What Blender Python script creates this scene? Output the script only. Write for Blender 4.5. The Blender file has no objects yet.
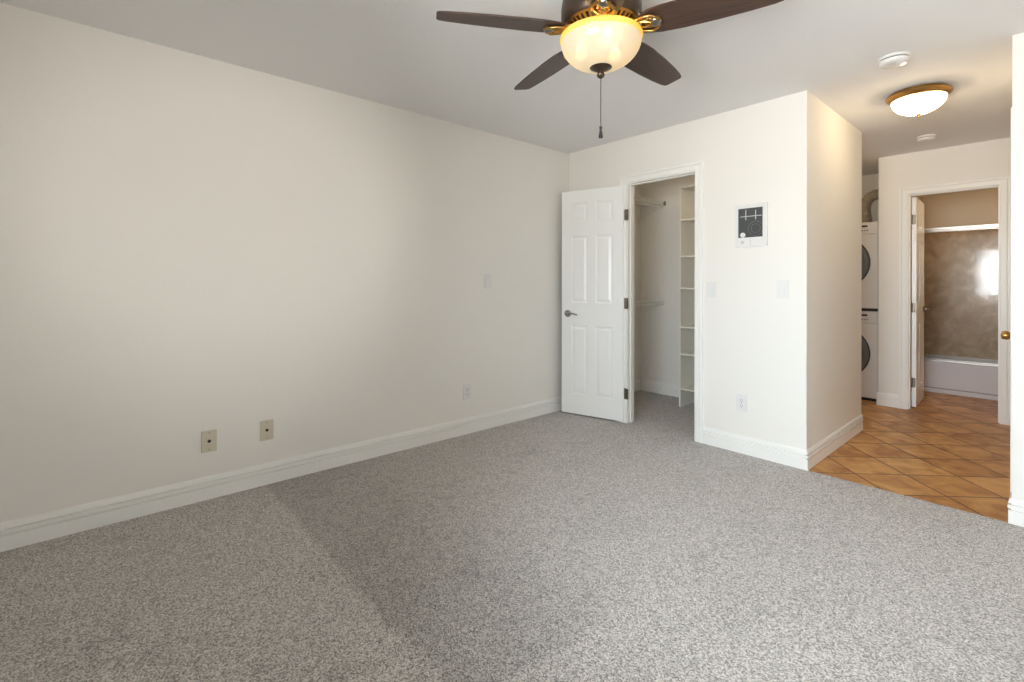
import bpy, bmesh, math, random
from mathutils import Vector, Matrix
random.seed(7)
S = bpy.context.scene
C = S.collection
R = math.radians
H = 2.44

# ------------------------------------------------------------------ camera, world, sun, exposure
cam_d = bpy.data.cameras.new('camera'); cam = bpy.data.objects.new('camera', cam_d); C.objects.link(cam)
S.camera = cam
F, HZ, YAW, ROLL = 483.05, 282.97, 0.8483, 0.0018
cam_d.sensor_fit = 'HORIZONTAL'; cam_d.sensor_width = 36.0
cam_d.lens = F / 1024 * 36.0
cam_d.shift_x = 0.0
cam_d.shift_y = -(341 - HZ) / 1024
cam_d.clip_start = 0.02
cam.location = (3.1168, -3.4737, 1.1977)
cam.rotation_euler = (Matrix.Rotation(YAW, 4, 'Z') @ Matrix.Rotation(R(90), 4, 'X') @ Matrix.Rotation(ROLL, 4, 'Z')).to_euler()

S.view_settings.view_transform = 'Standard'; S.view_settings.look = 'None'
S.view_settings.gamma = 1.0; S.view_settings.use_curve_mapping = False
S.view_settings.exposure = 0.35

W = bpy.data.worlds.new('world'); S.world = W; W.use_nodes = True
wn = W.node_tree; wn.nodes.clear()
wo = wn.nodes.new('ShaderNodeOutputWorld'); bg = wn.nodes.new('ShaderNodeBackground')
tc = wn.nodes.new('ShaderNodeTexCoord'); sep = wn.nodes.new('ShaderNodeSeparateXYZ'); cr = wn.nodes.new('ShaderNodeValToRGB')
wn.links.new(tc.outputs['Generated'], sep.inputs[0])
mr = wn.nodes.new('ShaderNodeMapRange'); mr.inputs['From Min'].default_value = -1; mr.inputs['From Max'].default_value = 1
wn.links.new(sep.outputs['Z'], mr.inputs['Value']); wn.links.new(mr.outputs[0], cr.inputs[0])
cr.color_ramp.elements[0].position = 0.46; cr.color_ramp.elements[0].color = (0.84, 0.86, 0.86, 1)
cr.color_ramp.elements[1].position = 0.56; cr.color_ramp.elements[1].color = (0.80, 0.91, 1.0, 1)
wn.links.new(cr.outputs[0], bg.inputs['Color']); bg.inputs['Strength'].default_value = 32.0
# sky made dimmer towards +X to lessen the light on the left wall
mx_ = wn.nodes.new('ShaderNodeMapRange'); mx_.inputs['From Min'].default_value = 0.2; mx_.inputs['From Max'].default_value = 0.7
mx_.inputs['To Min'].default_value = 36.0; mx_.inputs['To Max'].default_value = 9.0
wn.links.new(sep.outputs['X'], mx_.inputs['Value']); wn.links.new(mx_.outputs[0], bg.inputs['Strength'])
wn.links.new(bg.outputs[0], wo.inputs[0])

# low, hazy sunlight through the side window (soft patch on the left wall)
sd = bpy.data.lights.new('sun', 'SUN'); sd.energy = 5.0; sd.angle = R(30); sd.color = (1.0, 0.97, 0.92)
so = bpy.data.objects.new('sun', sd); C.objects.link(so)
so.rotation_euler = Vector((-1.0, 0.03, 0.02)).to_track_quat('-Z', 'Y').to_euler()
so.location = (7, -3, 2)

RX, RY = 3.90, -3.95           # right wall, wall behind the camera
WIN1 = (1.90, 3.50, 0.92, 1.93)  # in the wall behind the camera: x0,x1,z0,z1
WIN2 = (-3.22, -2.62, 1.05, 2.00)  # in the right wall: y0,y1,z0,z1

def area(name, loc, rot, sx, sy, portal=False, e=0, col=(1, 1, 1)):
    d = bpy.data.lights.new(name, 'AREA'); d.shape = 'RECTANGLE'; d.size = sx; d.size_y = sy
    d.energy = e; d.color = col
    if portal: d.cycles.is_portal = True
    o = bpy.data.objects.new(name, d); C.objects.link(o); o.location = loc; o.rotation_euler = rot
    return o
area('portal', ((WIN1[0] + WIN1[1]) / 2, RY - 0.27, (WIN1[2] + WIN1[3]) / 2), (R(90), 0, 0), WIN1[1] - WIN1[0], WIN1[3] - WIN1[2], True)
area('portal', (RX + 0.13, (WIN2[0] + WIN2[1]) / 2, (WIN2[2] + WIN2[3]) / 2), (R(90), 0, R(90)), WIN2[1] - WIN2[0], WIN2[3] - WIN2[2], True)

def point(name, loc, e, col, rad=0.03):
    d = bpy.data.lights.new(name, 'POINT'); d.energy = e; d.color = col; d.shadow_soft_size = rad
    o = bpy.data.objects.new(name, d); C.objects.link(o); o.location = loc
    return o

try:
    S.cycles.use_denoising = True
    S.cycles.max_bounces = 10; S.cycles.diffuse_bounces = 8
    S.cycles.sample_clamp_indirect = 4.0
    S.cycles.caustics_reflective = False; S.cycles.caustics_refractive = False
except Exception: pass

# ------------------------------------------------------------------ materials
def srgb(r, g, b):
    f = lambda v: (v / 255 / 12.92) if v / 255 <= 0.04045 else ((v / 255 + 0.055) / 1.055) ** 2.4
    return (f(r), f(g), f(b), 1)

def mat(name, col, rough=0.5, metal=0.0, bump=0.0, bscale=200.0, var=0.0, vscale=8.0, spec=0.5, detail=2.0):
    m = bpy.data.materials.new(name); m.use_nodes = True
    nt = m.node_tree; b = nt.nodes['Principled BSDF']
    b.inputs['Base Color'].default_value = col; b.inputs['Roughness'].default_value = rough
    b.inputs['Metallic'].default_value = metal
    b.inputs['Specular IOR Level'].default_value = spec
    t = nt.nodes.new('ShaderNodeTexCoord')
    if var:
        n = nt.nodes.new('ShaderNodeTexNoise'); n.inputs['Scale'].default_value = vscale; n.inputs['Detail'].default_value = 4
        nt.links.new(t.outputs['Object'], n.inputs['Vector'])
        mx = nt.nodes.new('ShaderNodeMix'); mx.data_type = 'RGBA'
        mx.inputs[6].default_value = tuple(c * (1 - var) for c in col[:3]) + (1,)
        mx.inputs[7].default_value = tuple(min(1, c * (1 + var)) for c in col[:3]) + (1,)
        nt.links.new(n.outputs['Fac'], mx.inputs[0]); nt.links.new(mx.outputs[2], b.inputs['Base Color'])
    if bump:
        n = nt.nodes.new('ShaderNodeTexNoise'); n.inputs['Scale'].default_value = bscale; n.inputs['Detail'].default_value = detail
        nt.links.new(t.outputs['Object'], n.inputs['Vector'])
        bp = nt.nodes.new('ShaderNodeBump'); bp.inputs['Strength'].default_value = bump; bp.inputs['Distance'].default_value = 0.002
        nt.links.new(n.outputs['Fac'], bp.inputs['Height']); nt.links.new(bp.outputs[0], b.inputs['Normal'])
    return m

M = {}
M['wall'] = mat('wall_paint', srgb(233, 229, 222), 0.65, bump=0.35, bscale=90, spec=0.3)
M['bathwall'] = mat('bathroom_paint', srgb(214, 200, 178), 0.6, bump=0.3, bscale=90, spec=0.3)
M['ceil'] = mat('ceiling_paint', srgb(231, 230, 230), 0.85, bump=0.5, bscale=60, spec=0.2)
M['trim'] = mat('trim_paint', srgb(238, 236, 231), 0.35)
M['door'] = mat('door_paint', srgb(240, 239, 236), 0.3)
M['plate'] = mat('white_plastic', srgb(225, 223, 220), 0.35)
M['almond'] = mat('almond_plastic', srgb(205, 196, 176), 0.4)
M['dark'] = mat('black_plastic', srgb(30, 28, 27), 0.4)
M['nickel'] = mat('satin_nickel', srgb(150, 146, 140), 0.28, 1.0)
M['hinge'] = mat('hinge_metal', srgb(128, 120, 108), 0.35, 1.0)
M['brass'] = mat('antique_brass', srgb(168, 130, 74), 0.32, 1.0, var=0.15, vscale=30)
M['bronze'] = mat('dark_bronze', srgb(84, 70, 58), 0.35, 0.8, var=0.2, vscale=20)
M['chrome'] = mat('chrome', srgb(215, 214, 212), 0.12, 1.0)
M['alu'] = mat('brushed_aluminium', srgb(205, 200, 194), 0.3, 1.0)
M['white_wire'] = mat('white_coated_wire', srgb(232, 230, 224), 0.35)
M['melamine'] = mat('white_melamine', srgb(234, 230, 220), 0.4)
M['enamel'] = mat('white_enamel', srgb(226, 224, 222), 0.25)
M['tub'] = mat('tub_enamel', srgb(214, 210, 212), 0.2)
M['duct'] = mat('foil_duct', srgb(176, 166, 148), 0.5, 0.4, bump=0.6, bscale=60)
M['screen'] = mat('dark_grille', srgb(72, 74, 74), 0.35, var=0.25, vscale=260)
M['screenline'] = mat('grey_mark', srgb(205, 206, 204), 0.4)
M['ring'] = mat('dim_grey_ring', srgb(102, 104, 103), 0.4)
M['doorglass'] = mat('tinted_glass', srgb(110, 110, 112), 0.12)

def wood_mat():
    m = mat('walnut_blade', srgb(74, 52, 40), 0.42); nt = m.node_tree; b = nt.nodes['Principled BSDF']
    t = nt.nodes.new('ShaderNodeTexCoord'); mp = nt.nodes.new('ShaderNodeMapping'); mp.inputs['Scale'].default_value = (2, 26, 26)
    n = nt.nodes.new('ShaderNodeTexNoise'); n.inputs['Scale'].default_value = 3; n.inputs['Detail'].default_value = 6; n.inputs['Distortion'].default_value = 0.6
    r = nt.nodes.new('ShaderNodeValToRGB'); r.color_ramp.elements[0].position = 0.3; r.color_ramp.elements[0].color = srgb(52, 37, 30)
    r.color_ramp.elements[1].position = 0.75; r.color_ramp.elements[1].color = srgb(80, 57, 45)
    nt.links.new(t.outputs['Object'], mp.inputs[0]); nt.links.new(mp.outputs[0], n.inputs['Vector'])
    nt.links.new(n.outputs['Fac'], r.inputs[0]); nt.links.new(r.outputs[0], b.inputs['Base Color'])
    return m
M['walnut'] = wood_mat()

def carpet_mat():
    m = bpy.data.materials.new('carpet'); m.use_nodes = True; nt = m.node_tree; b = nt.nodes['Principled BSDF']
    L = nt.links.new
    b.inputs['Roughness'].default_value = 0.95; b.inputs['Specular IOR Level'].default_value = 0.1
    b.inputs['Sheen Weight'].default_value = 0.25
    g = nt.nodes.new('ShaderNodeNewGeometry')
    def noise(sc, det, dist=0.0, rough=0.5):
        n = nt.nodes.new('ShaderNodeTexNoise'); n.inputs['Scale'].default_value = sc; n.inputs['Detail'].default_value = det
        n.inputs['Distortion'].default_value = dist; n.inputs['Roughness'].default_value = rough
        L(g.outputs['Position'], n.inputs['Vector']); return n
    def math_(op, a, bb=None, c=None):
        n = nt.nodes.new('ShaderNodeMath'); n.operation = op
        for i, v in enumerate((a, bb, c)):
            if v is None: continue
            if isinstance(v, (int, float)): n.inputs[i].default_value = v
            else: L(v, n.inputs[i])
        return n.outputs[0]
    def mrange(v, a, b_, c, d, smooth=True):
        n = nt.nodes.new('ShaderNodeMapRange'); n.interpolation_type = 'SMOOTHSTEP' if smooth else 'LINEAR'
        for i, x in zip(('From Min', 'From Max', 'To Min', 'To Max'), (a, b_, c, d)): n.inputs[i].default_value = x
        L(v, n.inputs['Value']); return n.outputs[0]
    fine = noise(260, 2, 0.3, 0.75)
    tuft = nt.nodes.new('ShaderNodeTexVoronoi'); tuft.inputs['Scale'].default_value = 230; L(g.outputs['Position'], tuft.inputs['Vector'])
    med = noise(22, 3)
    big = noise(2.4, 3, 0.4)
    grain2 = noise(75, 2, 0.2, 0.7)
    cell = nt.nodes.new('ShaderNodeSeparateColor'); L(tuft.outputs['Color'], cell.inputs[0])
    gsum = math_('ADD', math_('MULTIPLY', cell.outputs[0], 0.42), math_('ADD', math_('MULTIPLY', fine.outputs['Fac'], 0.65), math_('MULTIPLY', grain2.outputs['Fac'], 0.25)))
    gn = math_('SUBTRACT', gsum, 0.16)
    ramp = nt.nodes.new('ShaderNodeValToRGB')
    ramp.color_ramp.elements[0].position = 0.26; ramp.color_ramp.elements[0].color = srgb(104, 98, 92)
    ramp.color_ramp.elements[1].position = 0.74; ramp.color_ramp.elements[1].color = srgb(220, 213, 206)
    L(gn, ramp.inputs[0])
    # vacuum and foot tracks: pile brushed in different directions
    sp = nt.nodes.new('ShaderNodeSeparateXYZ'); L(g.outputs['Position'], sp.inputs[0])
    wob = math_('MULTIPLY', math_('SUBTRACT', noise(3.0, 2).outputs['Fac'], 0.5), 0.10)
    yy = math_('ADD', sp.outputs['Y'], wob); xx = math_('ADD', sp.outputs['X'], wob)
    e1 = mrange(yy, -2.69, -2.655, 0, 1)           # sharp pass edge
    f1 = mrange(yy, -2.6, -1.55, 1, 0)             # fades away towards the closet
    xe = mrange(math_('ADD', xx, math_('MULTIPLY', yy, -0.12)), 2.28, 2.36, 1, 0)
    dark1 = math_('MULTIPLY', math_('MULTIPLY', e1, f1), xe)
    blot = mrange(big.outputs['Fac'], 0.50, 0.68, 0, 1)
    fs = mrange(noise(5.5, 4, 1.2).outputs['Fac'], 0.60, 0.70, 0, 1)
    k = math_('SUBTRACT', 1.0, math_('MULTIPLY', dark1, 0.24))
    k = math_('SUBTRACT', k, math_('MULTIPLY', blot, 0.06))
    k = math_('SUBTRACT', k, math_('MULTIPLY', fs, 0.14))
    k = math_('ADD', k, math_('MULTIPLY', math_('SUBTRACT', med.outputs['Fac'], 0.5), 0.22))
    vm = nt.nodes.new('ShaderNodeVectorMath'); vm.operation = 'SCALE'; L(ramp.outputs[0], vm.inputs[0]); L(k, vm.inputs['Scale'])
    L(vm.outputs[0], b.inputs['Base Color'])
    bp = nt.nodes.new('ShaderNodeBump'); bp.inputs['Strength'].default_value = 0.6; bp.inputs['Distance'].default_value = 0.003
    hh = math_('SUBTRACT', fine.outputs['Fac'], math_('MULTIPLY', tuft.outputs['Distance'], 0.8))
    L(hh, bp.inputs['Height']); L(bp.outputs[0], b.inputs['Normal'])
    return m
M['carpet'] = carpet_mat()

def tile_mat():
    m = bpy.data.materials.new('diagonal_floor_tile'); m.use_nodes = True; nt = m.node_tree; b = nt.nodes['Principled BSDF']
    L = nt.links.new
    g = nt.nodes.new('ShaderNodeNewGeometry'); sp = nt.nodes.new('ShaderNodeSeparateXYZ'); L(g.outputs['Position'], sp.inputs[0])
    def mth(op, a, bb=None):
        n = nt.nodes.new('ShaderNodeMath'); n.operation = op
        for i, v in enumerate((a, bb)):
            if v is None: continue
            if isinstance(v, (int, float)): n.inputs[i].default_value = v
            else: L(v, n.inputs[i])
        return n.outputs[0]
    s2 = 2 ** 0.5; T = 0.3055
    u = mth('DIVIDE', mth('SUBTRACT', mth('DIVIDE', mth('ADD', sp.outputs['X'], sp.outputs['Y']), s2), 1.722), T)
    v = mth('DIVIDE', mth('ADD', mth('DIVIDE', mth('SUBTRACT', sp.outputs['Y'], sp.outputs['X']), s2), 1.478), T)
    def groutmask(c):
        f = mth('FRACT', c); d = mth('MINIMUM', f, mth('SUBTRACT', 1.0, f)); return d
    d = mth('MINIMUM', groutmask(u), groutmask(v))
    gm = nt.nodes.new('ShaderNodeMapRange'); gm.inputs['From Min'].default_value = 0.010; gm.inputs['From Max'].default_value = 0.020; L(d, gm.inputs['Value'])
    # per-tile tone
    cb = nt.nodes.new('ShaderNodeCombineXYZ'); L(mth('FLOOR', u), cb.inputs[0]); L(mth('FLOOR', v), cb.inputs[1])
    wn_ = nt.nodes.new('ShaderNodeTexWhiteNoise'); wn_.noise_dimensions = '2D'; L(cb.outputs[0], wn_.inputs['Vector'])
    n1 = nt.nodes.new('ShaderNodeTexNoise'); n1.inputs['Scale'].default_value = 7; n1.inputs['Detail'].default_value = 6; n1.inputs['Distortion'].default_value = 0.8
    off = nt.nodes.new('ShaderNodeVectorMath'); off.operation = 'ADD'; L(g.outputs['Position'], off.inputs[0]); 
    sc = nt.nodes.new('ShaderNodeVectorMath'); sc.operation = 'SCALE'; sc.inputs['Scale'].default_value = 7.0; L(wn_.outputs['Color'], sc.inputs[0]); L(sc.outputs[0], off.inputs[1])
    L(off.outputs[0], n1.inputs['Vector'])
    f = mth('ADD', mth('MULTIPLY', n1.outputs['Fac'], 0.85), mth('MULTIPLY', wn_.outputs['Value'], 0.15))
    r = nt.nodes.new('ShaderNodeValToRGB'); r.color_ramp.elements[0].position = 0.32; r.color_ramp.elements[0].color = srgb(158, 104, 52)
    r.color_ramp.elements[1].position = 0.68; r.color_ramp.elements[1].color = srgb(214, 164, 102)
    L(f, r.inputs[0])
    mx = nt.nodes.new('ShaderNodeMix'); mx.data_type = 'RGBA'; mx.inputs[6].default_value = srgb(70, 42, 26)
    L(gm.outputs[0], mx.inputs[0]); L(r.outputs[0], mx.inputs[7]); L(mx.outputs[2], b.inputs['Base Color'])
    b.inputs['Roughness'].default_value = 0.42; b.inputs['Specular IOR Level'].default_value = 0.4
    bp = nt.nodes.new('ShaderNodeBump'); bp.inputs['Strength'].default_value = 0.5; bp.inputs['Distance'].default_value = 0.002
    L(mth('ADD', gm.outputs[0], mth('MULTIPLY', n1.outputs['Fac'], 0.25)), bp.inputs['Height']); L(bp.outputs[0], b.inputs['Normal'])
    return m
M['tile'] = tile_mat()

def marble_mat():
    m = mat('tan_marble', srgb(178, 150, 116), 0.22); nt = m.node_tree; b = nt.nodes['Principled BSDF']
    t = nt.nodes.new('ShaderNodeTexCoord')
    n = nt.nodes.new('ShaderNodeTexNoise'); n.inputs['Scale'].default_value = 7.0; n.inputs['Detail'].default_value = 10; n.inputs['Distortion'].default_value = 0.7; n.inputs['Roughness'].default_value = 0.62
    r = nt.nodes.new('ShaderNodeValToRGB')
    e = r.color_ramp.elements; e[0].position = 0.25; e[0].color = srgb(160, 138, 112); e[1].position = 0.72; e[1].color = srgb(216, 196, 172)
    x = e.new(0.5); x.color = srgb(190, 166, 138)
    nt.links.new(t.outputs['Object'], n.inputs['Vector']); nt.links.new(n.outputs['Fac'], r.inputs[0]); nt.links.new(r.outputs[0], b.inputs['Base Color'])
    return m
M['marble'] = marble_mat()

def glass_mat(name, tint=(1, 1, 1, 1), ior=1.5, bump=0.0, rough=0.0):
    m = bpy.data.materials.new(name); m.use_nodes = True; nt = m.node_tree; nt.nodes.clear()
    o = nt.nodes.new('ShaderNodeOutputMaterial'); tr = nt.nodes.new('ShaderNodeBsdfTransparent'); gl = nt.nodes.new('ShaderNodeBsdfGlossy')
    fr = nt.nodes.new('ShaderNodeFresnel'); mx = nt.nodes.new('ShaderNodeMixShader')
    fr.inputs['IOR'].default_value = ior; tr.inputs['Color'].default_value = tint; gl.inputs['Roughness'].default_value = rough
    if bump:
        t = nt.nodes.new('ShaderNodeTexCoord'); n = nt.nodes.new('ShaderNodeTexNoise'); n.inputs['Scale'].default_value = 9; n.inputs['Detail'].default_value = 3
        bp = nt.nodes.new('ShaderNodeBump'); bp.inputs['Strength'].default_value = bump; bp.inputs['Distance'].default_value = 0.002
        nt.links.new(t.outputs['Object'], n.inputs['Vector']); nt.links.new(n.outputs['Fac'], bp.inputs['Height']); nt.links.new(bp.outputs[0], gl.inputs['Normal'])
    nt.links.new(fr.outputs[0], mx.inputs[0]); nt.links.new(tr.outputs[0], mx.inputs[1]); nt.links.new(gl.outputs[0], mx.inputs[2]); nt.links.new(mx.outputs[0], o.inputs[0])
    return m
M['winglass'] = glass_mat('window_glass')
M['bathglass'] = glass_mat('shower_glass', (0.96, 0.95, 0.93, 1), 1.32, bump=0.3, rough=0.07)

def lampglass(name, col, e, em, tr=0.6, see=0.3):
    m = bpy.data.materials.new(name); m.use_nodes = True; nt = m.node_tree; nt.nodes.clear(); L = nt.links.new
    o = nt.nodes.new('ShaderNodeOutputMaterial')
    t = nt.nodes.new('ShaderNodeTexCoord'); n = nt.nodes.new('ShaderNodeTexNoise'); n.inputs['Scale'].default_value = 7; n.inputs['Detail'].default_value = 5; n.inputs['Distortion'].default_value = 1.5
    L(t.outputs['Object'], n.inputs['Vector'])
    mxc = nt.nodes.new('ShaderNodeMix'); mxc.data_type = 'RGBA'; mxc.inputs[6].default_value = tuple(c * 0.82 for c in col[:3]) + (1,); mxc.inputs[7].default_value = col
    L(n.outputs['Fac'], mxc.inputs[0])
    d = nt.nodes.new('ShaderNodeBsdfDiffuse'); tl = nt.nodes.new('ShaderNodeBsdfTranslucent'); gl = nt.nodes.new('ShaderNodeBsdfGlossy'); gl.inputs['Roughness'].default_value = 0.2
    L(mxc.outputs[2], d.inputs[0]); L(mxc.outputs[2], tl.inputs[0])
    m1 = nt.nodes.new('ShaderNodeMixShader'); m1.inputs[0].default_value = tr; L(d.outputs[0], m1.inputs[1]); L(tl.outputs[0], m1.inputs[2])
    m2 = nt.nodes.new('ShaderNodeMixShader'); m2.inputs[0].default_value = 0.04; L(m1.outputs[0], m2.inputs[1]); L(gl.outputs[0], m2.inputs[2])
    tp = nt.nodes.new('ShaderNodeBsdfTransparent'); tp.inputs[0].default_value = col; m3 = nt.nodes.new('ShaderNodeMixShader'); m3.inputs[0].default_value = see; L(m2.outputs[0], m3.inputs[1]); L(tp.outputs[0], m3.inputs[2]); m2 = m3
    emn = nt.nodes.new('ShaderNodeEmission'); emn.inputs['Color'].default_value = em; emn.inputs['Strength'].default_value = e
    ad = nt.nodes.new('ShaderNodeAddShader'); L(m2.outputs[0], ad.inputs[0]); L(emn.outputs[0], ad.inputs[1]); L(ad.outputs[0], o.inputs[0])
    return m
M['bowl'] = lampglass('alabaster_glass', (0.62, 0.56, 0.44, 1), 0.22, (1.0, 0.80, 0.54, 1), tr=0.25, see=0.2)
M['lip'] = lampglass('amber_glass_lip', (0.80, 0.60, 0.16, 1), 0.26, (1.0, 0.60, 0.06, 1), tr=0.35, see=0.1)
M['dome'] = lampglass('frosted_dome_glass', (0.95, 0.88, 0.74, 1), 0.22, (1.0, 0.82, 0.55, 1), tr=0.4, see=0.3)

# ------------------------------------------------------------------ mesh helpers
def box(bm, x0, x1, y0, y1, z0, z1, bev=0.0):
    r = bmesh.ops.create_cube(bm, size=1.0)
    vs = r['verts']
    for v in vs:
        v.co = Vector(((x0 + x1) / 2 + v.co.x * (x1 - x0), (y0 + y1) / 2 + v.co.y * (y1 - y0), (z0 + z1) / 2 + v.co.z * (z1 - z0)))
    if bev:
        es = list({e for v in vs for e in v.link_edges})
        bmesh.ops.bevel(bm, geom=es, offset=bev, segments=2, profile=0.5, affect='EDGES')

def lathe(bm, prof, seg=32, mtx=None, cap0=False, cap1=False):
    rings = []
    for r_, z in prof:
        if r_ < 1e-6:
            rings.append([bm.verts.new((0, 0, z))])
        else:
            rings.append([bm.verts.new((r_ * math.cos(2 * math.pi * i / seg), r_ * math.sin(2 * math.pi * i / seg), z)) for i in range(seg)])
    for a, b in zip(rings, rings[1:]):
        for i in range(seg):
            j = (i + 1) % seg
            if len(a) == 1 and len(b) == 1: continue
            if len(a) == 1: bm.faces.new((a[0], b[j], b[i]))
            elif len(b) == 1: bm.faces.new((a[i], a[j], b[0]))
            else: bm.faces.new((a[i], a[j], b[j], b[i]))
    if cap0 and len(rings[0]) > 1: bm.faces.new(list(reversed(rings[0])))
    if cap1 and len(rings[-1]) > 1: bm.faces.new(rings[-1])
    if mtx is not None:
        for rg in rings:
            for v in rg: v.co = mtx @ v.co

def tube(bm, pts, rad, seg=8, close=True):
    pts = [Vector(p) for p in pts]; rings = []
    up = Vector((0, 0, 1))
    t0 = (pts[1] - pts[0]).normalized()
    nrm = t0.cross(up) if abs(t0.dot(up)) < 0.95 else t0.cross(Vector((1, 0, 0)))
    nrm.normalize()
    for i, p in enumerate(pts):
        t = (pts[min(i + 1, len(pts) - 1)] - pts[max(i - 1, 0)]).normalized()
        nrm = (nrm - t * nrm.dot(t)).normalized(); bn = t.cross(nrm)
        r_ = rad(i) if callable(rad) else (rad[i] if isinstance(rad, (list, tuple)) else rad)
        rings.append([bm.verts.new(p + (nrm * math.cos(2 * math.pi * k / seg) + bn * math.sin(2 * math.pi * k / seg)) * r_) for k in range(seg)])
    for a, b in zip(rings, rings[1:]):
        for k in range(seg):
            j = (k + 1) % seg; bm.faces.new((a[k], a[j], b[j], b[k]))
    if close:
        bm.faces.new(list(reversed(rings[0]))); bm.faces.new(rings[-1])

def sweep(bm, path, prof, closed=False):
    """prof: (d, h) polygon, d = distance to the left-hand side of the path in plan, h = up; mitred corners. path in XY"""
    P = [Vector((p[0], p[1])) for p in path]; n = len(P); rings = []
    for i, p in enumerate(P):
        a = (p - P[i - 1]).normalized() if i > 0 else None
        b = (P[i + 1] - p).normalized() if i < n - 1 else None
        if a is None: a = b
        if b is None: b = a
        na = Vector((-a.y, a.x)); nb = Vector((-b.y, b.x))
        m = (na + nb).normalized(); k = 1 / max(0.2, m.dot(na))
        rings.append([bm.verts.new((p.x + m.x * d * k, p.y + m.y * d * k, h)) for d, h in prof])
    for a, b in zip(rings, rings[1:]):
        for i in range(len(prof)):
            j = (i + 1) % len(prof); bm.faces.new((a[i], b[i], b[j], a[j]))
    bm.faces.new(rings[0]); bm.faces.new(list(reversed(rings[-1])))

def link(name, bm, m, parent=None, smooth=False, ang=40):
    bmesh.ops.recalc_face_normals(bm, faces=bm.faces)
    me = bpy.data.meshes.new(name); bm.to_mesh(me); bm.free()
    me.materials.append(m)
    o = bpy.data.objects.new(name, me); C.objects.link(o)
    if smooth:
        for p in me.polygons: p.use_smooth = True
        try: me.set_sharp_from_angle(angle=R(ang))
        except Exception: pass
    if parent is not None: o.parent = parent
    return o

def mkbox(name, b, m, parent=None, bev=0.0):
    bm = bmesh.new(); box(bm, *b, bev=bev); return link(name, bm, m, parent)

def struct(o): o['kind'] = 'structure'; return o

def thing(name, label, cat, loc=(0, 0, 0), rz=0.0, group=None):
    o = bpy.data.objects.new(name, None); C.objects.link(o); o.empty_display_size = 0.05
    o.location = loc; o.rotation_euler = (0, 0, rz); o['label'] = label; o['category'] = cat
    if group: o['group'] = group
    return o

def sroot(name, loc=(0, 0, 0), rz=0.0):
    o = bpy.data.objects.new(name, None); C.objects.link(o); o.location = loc; o.rotation_euler = (0, 0, rz)
    o['kind'] = 'structure'; return o

# ------------------------------------------------------------------ setting
T = 0.10
def wallobj(name, boxes, m=None):
    bm = bmesh.new()
    for b in boxes: box(bm, *b)
    return struct(link(name, bm, m or M['wall']))

struct(mkbox('floor', (-0.1, RX + 0.1, RY - 0.26, 0.0, -0.08, 0.0), M['carpet']))
struct(mkbox('floor_closet', (-0.1, 1.94, 0.0, 1.25, -0.08, 0.0), M['carpet']))
bm = bmesh.new(); box(bm, 1.94, 3.0, 0.0, 4.4, -0.08, -0.003); box(bm, 1.0, 1.94, 1.25, 3.3, -0.08, -0.003); box(bm, 3.0, 3.65, 2.4, 4.4, -0.08, -0.003)
struct(link('floor_tile', bm, M['tile']))
bm = bmesh.new(); box(bm, -0.1, RX + 0.1, RY - 0.26, 4.4, H, H + 0.08)
struct(link('ceiling', bm, M['ceil']))
wallobj('wall_left', [(-0.1, 0.0, RY - 0.26, 1.25, 0, H)])
D1 = (0.662, 1.286, 2.055)   # closet opening
wallobj('wall_back', [(0.0, D1[0], 0, T, 0, H), (D1[1], 1.94, 0, T, 0, H), (D1[0], D1[1], 0, T, D1[2], H)])
wallobj('wall_closet_right', [(1.94, 2.04, 0.0, 1.30, 0, H)])
wallobj('wall_closet_back', [(0.0, 1.94, 1.20, 1.30, 0, H)])
wallobj('wall_back_right', [(2.958, RX + 0.1, 0.0, 0.12, 0, H)])
wallobj('wall_hall_right', [(2.958, 3.05, 0.12, 0.18, 0, H), (2.958, 3.05, 0.92, 2.4, 0, H), (2.958, 3.05, 0.18, 0.92, 2.05, H)])
D2 = (2.154, 2.780, 2.050)
wallobj('wall_hall_back', [(1.93, D2[0], 2.4, 2.5, 0, H), (D2[1], 3.63, 2.4, 2.5, 0, H), (D2[0], D2[1], 2.4, 2.5, D2[2], H)])
wallobj('wall_laundry_right', [(1.93, 1.98, 2.5, 3.32, 0, H)])
wallobj('wall_laundry_left', [(0.98, 1.08, 1.30, 3.32, 0, H)])
wallobj('wall_laundry_back', [(1.08, 1.93, 3.24, 3.32, 0, H)])
wallobj('wall_bathroom_back', [(1.88, 3.63, 4.30, 4.38, 0, H)], M['bathwall'])
wallobj('wall_bathroom_left', [(1.90, 1.98, 3.32, 4.30, 0, H)], M['bathwall'])
wallobj('wall_bathroom_right', [(3.55, 3.63, 2.5, 4.30, 0, H)], M['bathwall'])
x0, x1, z0, z1 = WIN1
wallobj('wall_front', [(0.0, x0, RY - 0.26, RY, 0, H), (x1, RX, RY - 0.26, RY, 0, H), (x0, x1, RY - 0.26, RY, 0, z0), (x0, x1, RY - 0.26, RY, z1, H)])
y0, y1, z0, z1 = WIN2
wallobj('wall_right', [(RX, RX + 0.12, RY - 0.26, y0, 0, H), (RX, RX + 0.12, y1, 0.0, 0, H), (RX, RX + 0.12, y0, y1, 0, z0), (RX, RX + 0.12, y0, y1, z1, H)])

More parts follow.
